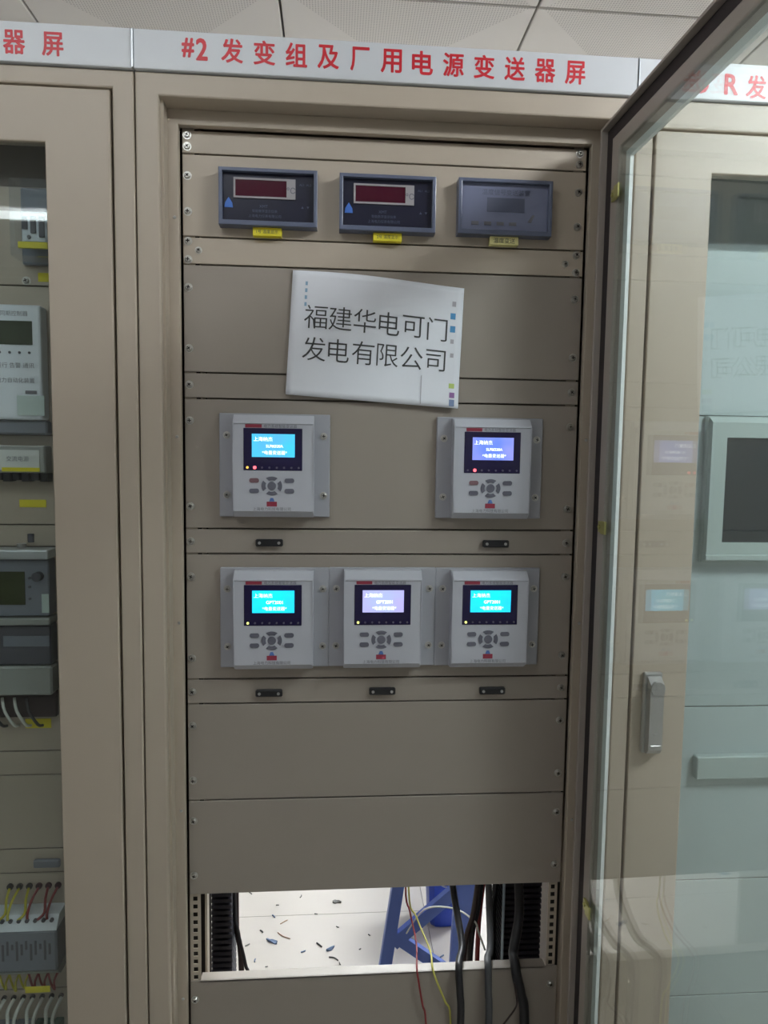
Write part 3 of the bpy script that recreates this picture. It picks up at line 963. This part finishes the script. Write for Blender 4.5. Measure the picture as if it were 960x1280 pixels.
cable('power_cable', 'thick black cable hanging over the low panel, left of the grey cable', [(0.152, 0.205, 1.05), (0.158, 0.20, 0.80), (0.166, 0.19, 0.715), (0.168, 0.11, 0.672), (0.156, 0.070, 0.6695), (0.151, 0.050, 0.6690), (0.150, 0.041, 0.655), (0.152, 0.037, 0.625), (0.154, 0.036, 0.57), (0.152, 0.038, 0.30), (0.15, 0.038, 0.08)], 0.0068, 'cable_black')
cable('power_cable', 'dark grey cable running straight down over the low panel', [(0.238, 0.205, 1.05), (0.239, 0.20, 0.80), (0.238, 0.19, 0.72), (0.222, 0.10, 0.674), (0.210, 0.070, 0.6695), (0.206, 0.050, 0.6690), (0.205, 0.041, 0.655), (0.205, 0.037, 0.625), (0.207, 0.036, 0.57), (0.207, 0.038, 0.30), (0.207, 0.038, 0.08)], 0.0068, 'cable_grey')
cable('power_cable', 'thickest black cable bending over the low panel at the right', [(0.292, 0.17, 1.05), (0.290, 0.16, 0.80), (0.283, 0.12, 0.72), (0.262, 0.080, 0.6735), (0.257, 0.050, 0.6725), (0.258, 0.039, 0.655), (0.266, 0.035, 0.62), (0.274, 0.035, 0.565), (0.276, 0.036, 0.30), (0.276, 0.036, 0.08)], 0.0095, 'cable_black')
cable('signal_wire', 'thin red wire drooping over the low panel', [(0.066, 0.205, 1.05), (0.066, 0.20, 0.74), (0.074, 0.18, 0.69), (0.080, 0.12, 0.668), (0.074, 0.060, 0.6635), (0.076, 0.045, 0.645), (0.084, 0.046, 0.60), (0.091, 0.048, 0.565), (0.10, 0.046, 0.40), (0.10, 0.045, 0.08)], 0.0019, 'wire_red', 'wire', 6)
cable('signal_wire', 'thin yellow wire drooping beside the red wire', [(0.073, 0.190, 1.05), (0.0715, 0.188, 0.735), (0.086, 0.17, 0.685), (0.104, 0.10, 0.667), (0.103, 0.058, 0.6635), (0.110, 0.045, 0.645), (0.126, 0.046, 0.605), (0.137, 0.047, 0.57), (0.137, 0.046, 0.40), (0.135, 0.045, 0.08)], 0.0019, 'wire_yellow', 'wire', 6)
cable('signal_wire', 'thin dark wire curling left from the thickest black cable', [(0.251, 0.028, 0.650), (0.255, 0.023, 0.62), (0.254, 0.030, 0.598), (0.240, 0.028, 0.580), (0.225, 0.024, 0.562), (0.20, 0.026, 0.50), (0.185, 0.04, 0.30), (0.18, 0.04, 0.08)], 0.0017, 'cable_brown', 'wire', 6)
cable('signal_wire', 'pale blue wire standing vertical between the dark cables', [(0.2705, 0.19, 1.05), (0.270, 0.19, 0.75), (0.2695, 0.19, 0.40), (0.2695, 0.19, 0.08)], 0.0030, 'wire_blue', 'wire', 6)
cable('signal_wire', 'thin white wire looping across in front of the blue bin', [(0.118, 0.60, 0.335), (0.150, 0.50, 0.470), (0.185, 0.30, 0.610), (0.214, 0.215, 0.640), (0.223, 0.205, 0.620), (0.236, 0.20, 0.585)], 0.0020, 'wire_white', 'wire', 6)
bund = [('cable_brown', 0.0060), ('cable_black', 0.0068), ('wire_red', 0.0052), ('cable_black', 0.0060), ('cable_grey', 0.0045), ('cable_brown', 0.0055)]
bl = ['dark brown cable of the bundle, leftmost strand behind the grey cable', 'black cable of the bundle, second strand behind the grey cable', 'dull red wire inside the dark cable bundle',
      'black cable of the bundle left of the pale blue wire', 'grey cable of the bundle, thin strand beside the pale blue wire', 'dark brown cable of the bundle next to the right wiring duct']
bx = [0.213, 0.2235, 0.2335, 0.252, 0.258, 0.263]
for k, ((mm, r), lb) in enumerate(zip(bund, bl)):
    x = bx[k]
    yy = 0.214 + 0.013 * (k % 3)
    lean = [-0.018, -0.013, -0.004, 0.0, 0.0, 0.0][k]
    cable('bundle_cable', lb, [(x + 0.012, yy, 1.05), (x + 0.010, yy, 0.78), (x, yy, 0.66), (x + lean, yy, 0.57), (x + lean * 1.2, yy, 0.30), (x + lean, yy, 0.08)], r, mm)
o = G()
for k in range(26):
    z = 0.55 + k * 0.0078
    o.cyl((0.2455 + 0.0012 * math.sin(k * 2.1), 0.202, z), 'z', 0.0028, 0.004, 6)
ob = o.build('shield_braid', mat('pale_braid', (0.55, 0.55, 0.55), 0.5), None, org=(0.2455, 0.202, 0.55))
tag(ob, 'black and white flecked braid standing beside the grey cable', 'cable')
# two black wires leaning at the left duct
cable('bundle_cable', 'black cable leaning out beside the left wiring duct', [(-0.284, 0.22, 1.05), (-0.283, 0.22, 0.70), (-0.277, 0.215, 0.64), (-0.261, 0.21, 0.570), (-0.250, 0.20, 0.50), (-0.25, 0.2, 0.08)], 0.0035, 'cable_black')
cable('bundle_cable', 'dark brown cable hugging the foot of the left wiring duct', [(-0.283, 0.235, 1.05), (-0.2825, 0.235, 0.66), (-0.279, 0.23, 0.62), (-0.270, 0.225, 0.53), (-0.266, 0.225, 0.08)], 0.0060, 'cable_brown')

# ------------------------------------------------------------------ blue stool and bin behind the cabinet
st = thing('step_stool', 'blue painted step stool with splayed legs and diagonal braces, behind the cabinet', 'stool', (0.2, 0.84, 0))


def bar(x0, z0, x1, z1, wd, y0, y1, name):
    d = Vector((x1 - x0, 0, z1 - z0)).normalized()
    n = Vector((-d.z, 0, d.x)) * wd / 2
    q = [(x0 + n.x, z0 + n.z), (x1 + n.x, z1 + n.z), (x1 - n.x, z1 - n.z), (x0 - n.x, z0 - n.z)]
    return G().prism(q, 1, y0, y1).build(name, M['stool'], st)


bar(0.0735, 0.0, 0.155, 0.60, 0.036, 0.82, 0.845, 'leg')
bar(0.313, 0.0, 0.335, 0.60, 0.068, 0.82, 0.845, 'leg')
bar(0.105, 0.135, 0.325, 0.325, 0.036, 0.822, 0.843, 'brace')
bar(0.108, 0.160, 0.310, 0.010, 0.034, 0.823, 0.842, 'brace')
bar(0.0735, 0.0, 0.155, 0.60, 0.036, 1.62, 1.645, 'leg')
bar(0.313, 0.0, 0.335, 0.60, 0.068, 1.62, 1.645, 'leg')
G().box(0.10, 0.40, 0.80, 1.67, 0.60, 0.63, 0.004).build('step_board', M['stool'], st)
bn = thing('plastic_bin', 'deep blue plastic bin standing on the floor behind the stool', 'bin', (0.31, 1.13, 0))
g = G()
rings_ = [(0.0, 0.052), (0.01, 0.056), (0.20, 0.066), (0.30, 0.071), (0.30, 0.077), (0.315, 0.078), (0.316, 0.073), (0.31, 0.067), (0.02, 0.051)]
rr = []
for z, r in rings_:
    ring_ = []
    for k in range(20):
        a = 2 * math.pi * k / 20
        c, s_ = math.cos(a), math.sin(a)
        e = 1 / (abs(c) ** 4 + abs(s_) ** 4) ** 0.25
        ring_.append(g.bm.verts.new((0.31 + r * c * e, 1.13 + r * s_ * e, z + 0.002)))
    rr.append(ring_)
for a, b in zip(rr, rr[1:]):
    for k in range(20):
        g.bm.faces.new((a[k], a[(k + 1) % 20], b[(k + 1) % 20], b[k]))
g.bm.faces.new(rr[0][::-1]); g.bm.faces.new(rr[-1])
g.build('tub', M['bin'], bn)
g = G().tube([(0.245, 1.13, 0.285), (0.262, 1.06, 0.20), (0.31, 1.045, 0.165), (0.358, 1.06, 0.20), (0.375, 1.13, 0.285)], 0.0025, 6)
g.build('bail_handle', M['steel'], bn)

# ------------------------------------------------------------------ wire offcuts on the floor behind
SPOT = [(-0.378, 1.298), (-0.193, 1.27), (-0.274, 1.225), (-0.065, 1.231), (-0.135, 1.169), (-0.283, 1.165), (-0.245, 1.134), (-0.06, 1.099), (-0.317, 1.09),
        (-0.28, 1.041), (-0.24, 1.066), (-0.121, 1.014), (-0.082, 0.993), (-0.074, 0.949), (-0.054, 0.927), (-0.173, 0.987), (0.012, 0.988), (0.046, 1.052),
        (-0.324, 0.956), (-0.285, 0.927), (-0.006, 0.907), (-0.357, 1.027), (0.206, 0.937), (0.275, 0.940)]
SK = {3: ('grey', 0.040, 0.014), 9: ('blue', 0.050, 0.009), 10: ('brown', 0.055, 0.003), 11: ('black', 0.026, 0.005), 12: ('blue', 0.030, 0.008), 13: ('black', 0.034, 0.004), 6: ('tan', 0.03, 0.003)}
SM = {'grey': mat('grey_scrap', (0.16, 0.16, 0.15), 0.7), 'blue': mat('blue_grey_scrap', (0.13, 0.19, 0.31), 0.6), 'brown': mat('brown_scrap', (0.28, 0.15, 0.09), 0.6),
      'black': mat('black_scrap', (0.03, 0.03, 0.035), 0.6), 'tan': mat('tan_scrap', (0.45, 0.30, 0.18), 0.6)}
for k in range(22):
    SPOT.append((-1.15 + 0.72 * random.random(), 0.78 + 0.75 * random.random()))
CUTS = []
for k, (x, y) in enumerate(SPOT):
    cname, ln, wd = SK.get(k, (random.choice(['black', 'blue', 'grey']), random.uniform(0.007, 0.017), random.uniform(0.003, 0.005)))
    if k >= 24 and k % 6 == 0:
        cname, ln, wd = 'blue', 0.05, 0.010
    a = random.uniform(0, math.pi)
    if k == 9: a = 2.6
    if k == 10: a = 2.5
    dx, dy = math.cos(a) * ln / 2, math.sin(a) * ln / 2
    cv = random.uniform(-0.3, 0.3) * ln
    r = max(0.0012, wd / 2.2)
    pts = [(x - dx, y - dy, r + 0.0004), (x - dy / ln * cv, y + dx / ln * cv, r + 0.0008), (x + dx, y + dy, r + 0.0004)]
    if wd > 0.006:
        pg = []
        for i in range(11):
            aa = 2 * math.pi * i / 11
            rr_ = random.uniform(0.45, 1.25)
            lx, ly = math.cos(aa) * ln / 2 * rr_, math.sin(aa) * wd * 0.75 * rr_
            pg.append((x + lx * math.cos(a) - ly * math.sin(a), y + lx * math.sin(a) + ly * math.cos(a)))
        gg = G().prism(pg, 2, 0.0004, 0.003)
        for v in gg.bm.verts:
            if v.co.z > 0.002: v.co.z += random.uniform(0, 0.006)
    else:
        gg = G().tube(pts, r, 6, 3)
    o = gg.build('wire_offcut', SM[cname], None, org=(x, y, 0))
    o['_c'] = cname
    CUTS.append((k, x, y, o))
SPECIAL = {3: 'largest grey scrap on the white floor behind the cabinet, far middle', 9: 'blue-grey sleeve offcut left of middle on the white floor, beside a brown wire',
           10: 'brown wire offcut beside the blue-grey sleeve offcut on the white floor', 12: 'blue offcut right of middle on the white floor, left of the blue stool',
           6: 'tan wire offcut on the white floor behind the cabinet'}
ORD = ['leftmost', 'second', 'third', 'fourth', 'fifth', 'sixth', 'seventh', 'eighth', 'ninth', 'tenth', 'eleventh', 'twelfth', 'thirteenth', 'fourteenth', 'fifteenth', 'sixteenth', 'seventeenth', 'eighteenth', 'nineteenth', 'twentieth']
cnt = {}
for k, x, y, o in sorted(CUTS, key=lambda q: q[1]):
    cname = o['_c']
    del o['_c']
    where = 'seen through the cable slot' if k < 24 else 'mirrored in the open glass door'
    if k in SPECIAL:
        lb = SPECIAL[k]
    else:
        n = cnt.get((cname, where), 0)
        cnt[(cname, where)] = n + 1
        lb = '%s small %s wire offcut%s %s' % (ORD[n], {'blue': 'blue-grey'}.get(cname, cname), '' if n == 0 else ' from the left', where)
    tag(o, lb, 'scrap', 'wire offcuts on the floor')

# ------------------------------------------------------------------ left cabinet, behind the window
LB = 0.07


def lpanel(z0, z1, y=LB, mm='beige'):
    return G().box(-1.155, -0.445, y, y + 0.003, z0 + 0.001, z1 - 0.001, 0.0008).build('mounting_panel', M[mm], LC)


lpanel(2.045, 2.16, LB + 0.05, 'dark_in')  # dark colour paints in the interior shadow at the window top
q1 = lpanel(1.886, 2.045)
screw(q1, -0.598, LB, 1.894)
lpanel(1.640, 1.886)
lpanel(1.4875, 1.640)
lpanel(1.450, 1.4875)
lpanel(1.089, 1.450)
lpanel(1.0456, 1.089)
lpanel(0.9101, 1.0456)
lpanel(0.8654, 0.9101)
lpanel(0.6464, 0.8654)
lpanel(0.06, 0.6464)
YL = LB
# clear-cased relay
t = thing('plug_in_relay', 'clear-cased relay with yellow strip, top of left cabinet window', 'relay', (-0.569, YL, 1.918))
G().box(-0.600, -0.538, YL - 0.010, YL - 0.0002, 1.918, 2.040, 0.002).build('relay_base', M['instr'], t)
g = G()
g.box(-0.587, -0.548, YL - 0.040, YL - 0.0105, 1.945, 1.992, 0.002)
g.build('relay_coil', M['white_body'], t)
g = G()
for k in range(3):
    g.box(-0.585 + k * 0.013, -0.577 + k * 0.013, YL - 0.043, YL - 0.040, 1.965 - 0.006 * k, 1.985)
g.cyl((-0.575, YL - 0.04, 1.953), 'y', 0.003, -0.002, 8)
g.build('contact', M['dark_grey'], t)
G().box(-0.590, -0.545, YL - 0.047, YL - 0.042, 1.9345, 1.944).build('yellow_strip', M['tag'], t)
G().box(-0.598, -0.540, YL - 0.055, YL - 0.0105, 1.920, 2.038).build('clear_case', M['clear'], t)
yellow_tag(-0.5790, -0.530, 1.893, 1.9075, YL, 'yellow tag under the clear-cased relay in the left cabinet', 'tag', '', 'yellow name tags, left cabinet')
# white controller
t = thing('controller', 'off-white controller with dark green LCD behind the left cabinet window', 'controller', (-0.68, YL, 1.638))
g = G().box(-0.800, -0.5655, YL - 0.030, YL - 0.0002, 1.664, 1.8495, 0.004, 2)
bd = g.build('housing', M['white_body'], t)
G().box(-0.700, -0.5785, YL - 0.0312, YL - 0.0295, 1.7850, 1.8230).build('green_lcd', M['lcd_green'], t)
for k in range(7):
    G().cyl((-0.584 - k * 0.0155, YL - 0.030, 1.7725), 'y', 0.0022, -0.001, 8).build('indicator', M['dark_grey'], bd)
g = G()
put_text(g, '自动同期控制器', -0.615, 1.835, YL - 0.0303, None, 0.06)
put_text(g, '运行 告警 通讯', -0.607, 1.752, YL - 0.0303, None, 0.06)
put_text(g, '电力自动化装置', -0.607, 1.728, YL - 0.0303, None, 0.06)
g.build('print', M['ink'], bd)
G().box(-0.592, -0.574, YL - 0.0307, YL - 0.03, 1.706, 1.7115).build('print_strip', M['ink'], bd)
G().box(-0.820, -0.5625, YL - 0.022, YL - 0.0002, 1.640, 1.6635, 0.003).build('base_rail', M['instr'], t)
G().box(-0.605, -0.562, YL - 0.0318, YL - 0.0305, 1.671, 1.7035).build('mint_sticker', M['mint'], t)
# terminal strip with white sticker
t = thing('terminal_strip', 'grey-green terminal strip with white sticker under the off-white controller', 'terminals', (-0.68, YL, 1.562))
G().box(-0.80, -0.5645, YL - 0.028, YL - 0.0002, 1.5765, 1.622, 0.002).build('strip_body', M['white_body2'], t)
sk = G().box(-0.6365, -0.5735, YL - 0.0294, YL - 0.0282, 1.5815, 1.6145).build('sticker', M['sticker'], t)
G().box(-0.6330, -0.5730, YL - 0.0302, YL - 0.0295, 1.5790, 1.5855).build('yellow_strip', M['tag'], sk)
g = G(); put_text(g, '交流电源', -0.608, 1.600, YL - 0.0297, None, 0.036); g.build('print', M['ink'], sk)
for k in range(15):
    G().box(-0.5755 - k * 0.015, -0.5640 - k * 0.015, YL - 0.022, YL - 0.0002, 1.5620 + (k % 2) * 0.002, 1.5764).build('terminal', M['black_plastic'], t)
yellow_tag(-0.6195, -0.5755, 1.5175, 1.5305, YL, 'yellow tag between the black terminals and the silver instrument', 'tag', '', 'yellow name tags, left cabinet')
# silver instrument
t = thing('recorder', 'blue-grey instrument with olive LCD and silver top ledge, left cabinet window', 'instrument', (-0.68, YL, 1.198))
bd = G().box(-0.820, -0.5630, YL - 0.030, YL - 0.0002, 1.336, 1.432, 0.002).build('housing', M['instr'], t)
G().box(-0.825, -0.5600, YL - 0.040, YL - 0.0002, 1.4335, 1.450, 0.003, 2).build('top_ledge', M['chrome'], t)
G().box(-0.740, -0.6015, YL - 0.0315, YL - 0.0295, 1.356, 1.412).build('olive_lcd', M['lcd_olive'], t)
G().cyl((-0.5785, YL - 0.030, 1.4045), 'y', 0.0078, -0.012, 16).build('knob', M['dark_grey'], t)
for z in (1.401, 1.386, 1.366):
    G().cyl((-0.5940, YL - 0.030, z), 'y', 0.0022, -0.002, 8).build('button', M['dark_grey'], bd)
G().box(-0.575, -0.5635, YL - 0.0312, YL - 0.0302, 1.342, 1.374).build('mint_sticker', M['mint'], bd)
G().box(-0.825, -0.5610, YL - 0.036, YL - 0.0002, 1.3215, 1.3335, 0.002).build('lower_ledge', M['white_body2'], t)
G().box(-0.820, -0.5630, YL - 0.028, YL - 0.0002, 1.2520, 1.3195, 0.002).build('drawer_front', M['dark_grey'], t)
G().box(-0.64, -0.565, YL - 0.0295, YL - 0.0282, 1.284, 1.302).build('drawer_grip', M['instr'], t)
G().box(-0.825, -0.5610, YL - 0.033, YL - 0.0002, 1.2000, 1.2500, 0.003).build('base_ledge', M['white_body2'], t)
for k, (xx, zz) in enumerate(((-0.6105, 1.4525), (-0.595, 1.461))):
    o = G().cyl((xx, YL - 0.018, zz - 0.001), 'z', 0.0075 if k == 0 else 0.005, 0.006 if k == 0 else 0.014, 12).build('cap_nut', M['silver' if k == 0 else 'dark_grey'], None, org=(xx, YL - 0.018, zz - 0.001))
    tag(o, 'loose silver cap nut lying on the instrument top ledge' if k == 0 else 'small dark knob standing at the back of the instrument top ledge', 'hardware')
# dark terminal recess with grey wires
t = thing('terminal_block', 'dark terminal row with grey wires below the blue-grey instrument', 'terminals', (-0.66, YL, 1.152))
G().box(-0.76, -0.5640, YL - 0.012, YL - 0.0002, 1.155, 1.199).build('block_body', mat('dark_maroon_plastic', (0.035, 0.02, 0.022), 0.6), t)
for k in range(5):
    xx = -0.600 - k * 0.020
    G().tube([(xx - 0.012, YL - 0.014, 1.190), (xx - 0.004, YL - 0.024, 1.170), (xx + 0.006, YL - 0.014, 1.142), (xx + 0.010, YL - 0.004, 1.137)], 0.0026, 6, 3).build('wire', M['wire_white'] if k % 3 else M['cable_grey'], t, smooth=True)
yellow_tag(-0.6205, -0.577, 1.1305, 1.1475, YL, 'yellow tag under the dark terminal row with grey wires', 'tag', '', 'yellow name tags, left cabinet')
o = G().box(-0.612, -0.5665, YL - 0.008, YL - 0.0002, 0.8775, 0.8925, 0.002).build('grip_plate', M['instr'], None, org=(-0.59, YL, 0.8775))
tag(o, 'small blue-grey plate above the relay block with yellow wires', 'plate')
# relay block with yellow and red wires
t = thing('relay_block', 'grey relay block with yellow and red wires low in the left cabinet', 'relay', (-0.64, YL, 0.70))
bd = G().box(-0.6800, -0.5600, YL - 0.045, YL - 0.0002, 0.7130, 0.7870, 0.003).build('housing', M['instr'], t)
G().prism([(YL - 0.045, 0.7875), (YL - 0.030, 0.808), (YL - 0.0002, 0.808), (YL - 0.0002, 0.7875)], 0, -0.680, -0.560).build('terminal_shelf', M['white_body'], t)
G().prism([(YL - 0.045, 0.7125), (YL - 0.030, 0.698), (YL - 0.0002, 0.698), (YL - 0.0002, 0.7125)], 0, -0.684, -0.560).build('terminal_shelf', M['white_body2'], t)
for k in range(8):
    G().cyl((-0.570 - k * 0.0138, YL - 0.036, 0.802), 'y', 0.0034, -0.004, 8).build('terminal_screw', M['dark_grey'], t)
g = G()
for k in range(14):
    g.box(-0.675 + k * 0.0078, -0.6715 + k * 0.0078, YL - 0.046, YL - 0.0448, 0.735 + 0.01 * (k % 3), 0.770 - 0.006 * (k % 2))
g.build('cooling_slots', M['dark_grey'], bd)
for k in range(6):
    xx = -0.572 - k * 0.0165
    G().cyl((xx, YL - 0.0002, 0.8420), 'y', 0.0055, -0.004, 10).build('grommet', M['black_plastic'] if k > 2 else mat('maroon_grommet', (0.05, 0.008, 0.018), 0.5), t)
    mm = 'wire_yellow2' if k > 2 else 'wire_red'
    G().tube([(xx, YL - 0.005, 0.840), (xx - 0.004 + 0.006 * (k % 2), YL - 0.022, 0.830), (xx - 0.008 + 0.012 * (k % 2), YL - 0.032, 0.812), (xx - 0.006, YL - 0.038, 0.803)], 0.0022, 6, 3).build('wire', M[mm], t, smooth=True)
    G().cyl((xx + 0.002, YL - 0.0002, 0.6930 + 0.002 * (k % 2)), 'y', 0.0045, -0.004, 10).build('grommet', M['black_plastic'], t)
    G().tube([(xx + 0.002, YL - 0.004, 0.692), (xx - 0.004, YL - 0.02, 0.676), (xx - 0.001, YL - 0.026, 0.664 + 0.004 * (k % 2)), (xx - 0.010, YL - 0.020, 0.672), (xx - 0.010, YL - 0.03, 0.700)], 0.0019, 6, 3).build('wire', M['wire_yellow2' if k > 2 else 'wire_red'], t, smooth=True)
yellow_tag(-0.6225, -0.580, 0.661, 0.673, YL - 0.0275, 'yellow tag hanging under the grey relay block', 'tag', '', 'yellow name tags, left cabinet')
# bottom row of white wires into green terminals
t = thing('terminal_block', 'green terminal row with white wires at the bottom of the left cabinet window', 'terminals', (-0.63, YL, 0.56))
for k in range(7):
    xx = -0.572 - k * 0.0165
    G().cyl((xx, YL - 0.0002, 0.6320), 'y', 0.0045, -0.004, 10).build('grommet', M['black_plastic'], t)
    G().tube([(xx + 0.002, YL - 0.005, 0.632), (xx - 0.003, YL - 0.020, 0.622), (xx - 0.007 + 0.006 * (k % 2), YL - 0.026, 0.605), (xx - 0.004, YL - 0.026, 0.588)], 0.0032, 6, 3).build('wire', M['wire_white'], t, smooth=True)
    G().box(xx - 0.010, xx + 0.004, YL - 0.034, YL - 0.0002, 0.560, 0.5905, 0.001).build('terminal', mat('dark_green_terminal', (0.02, 0.09, 0.06), 0.5) if k < 3 else M['instr'], t)
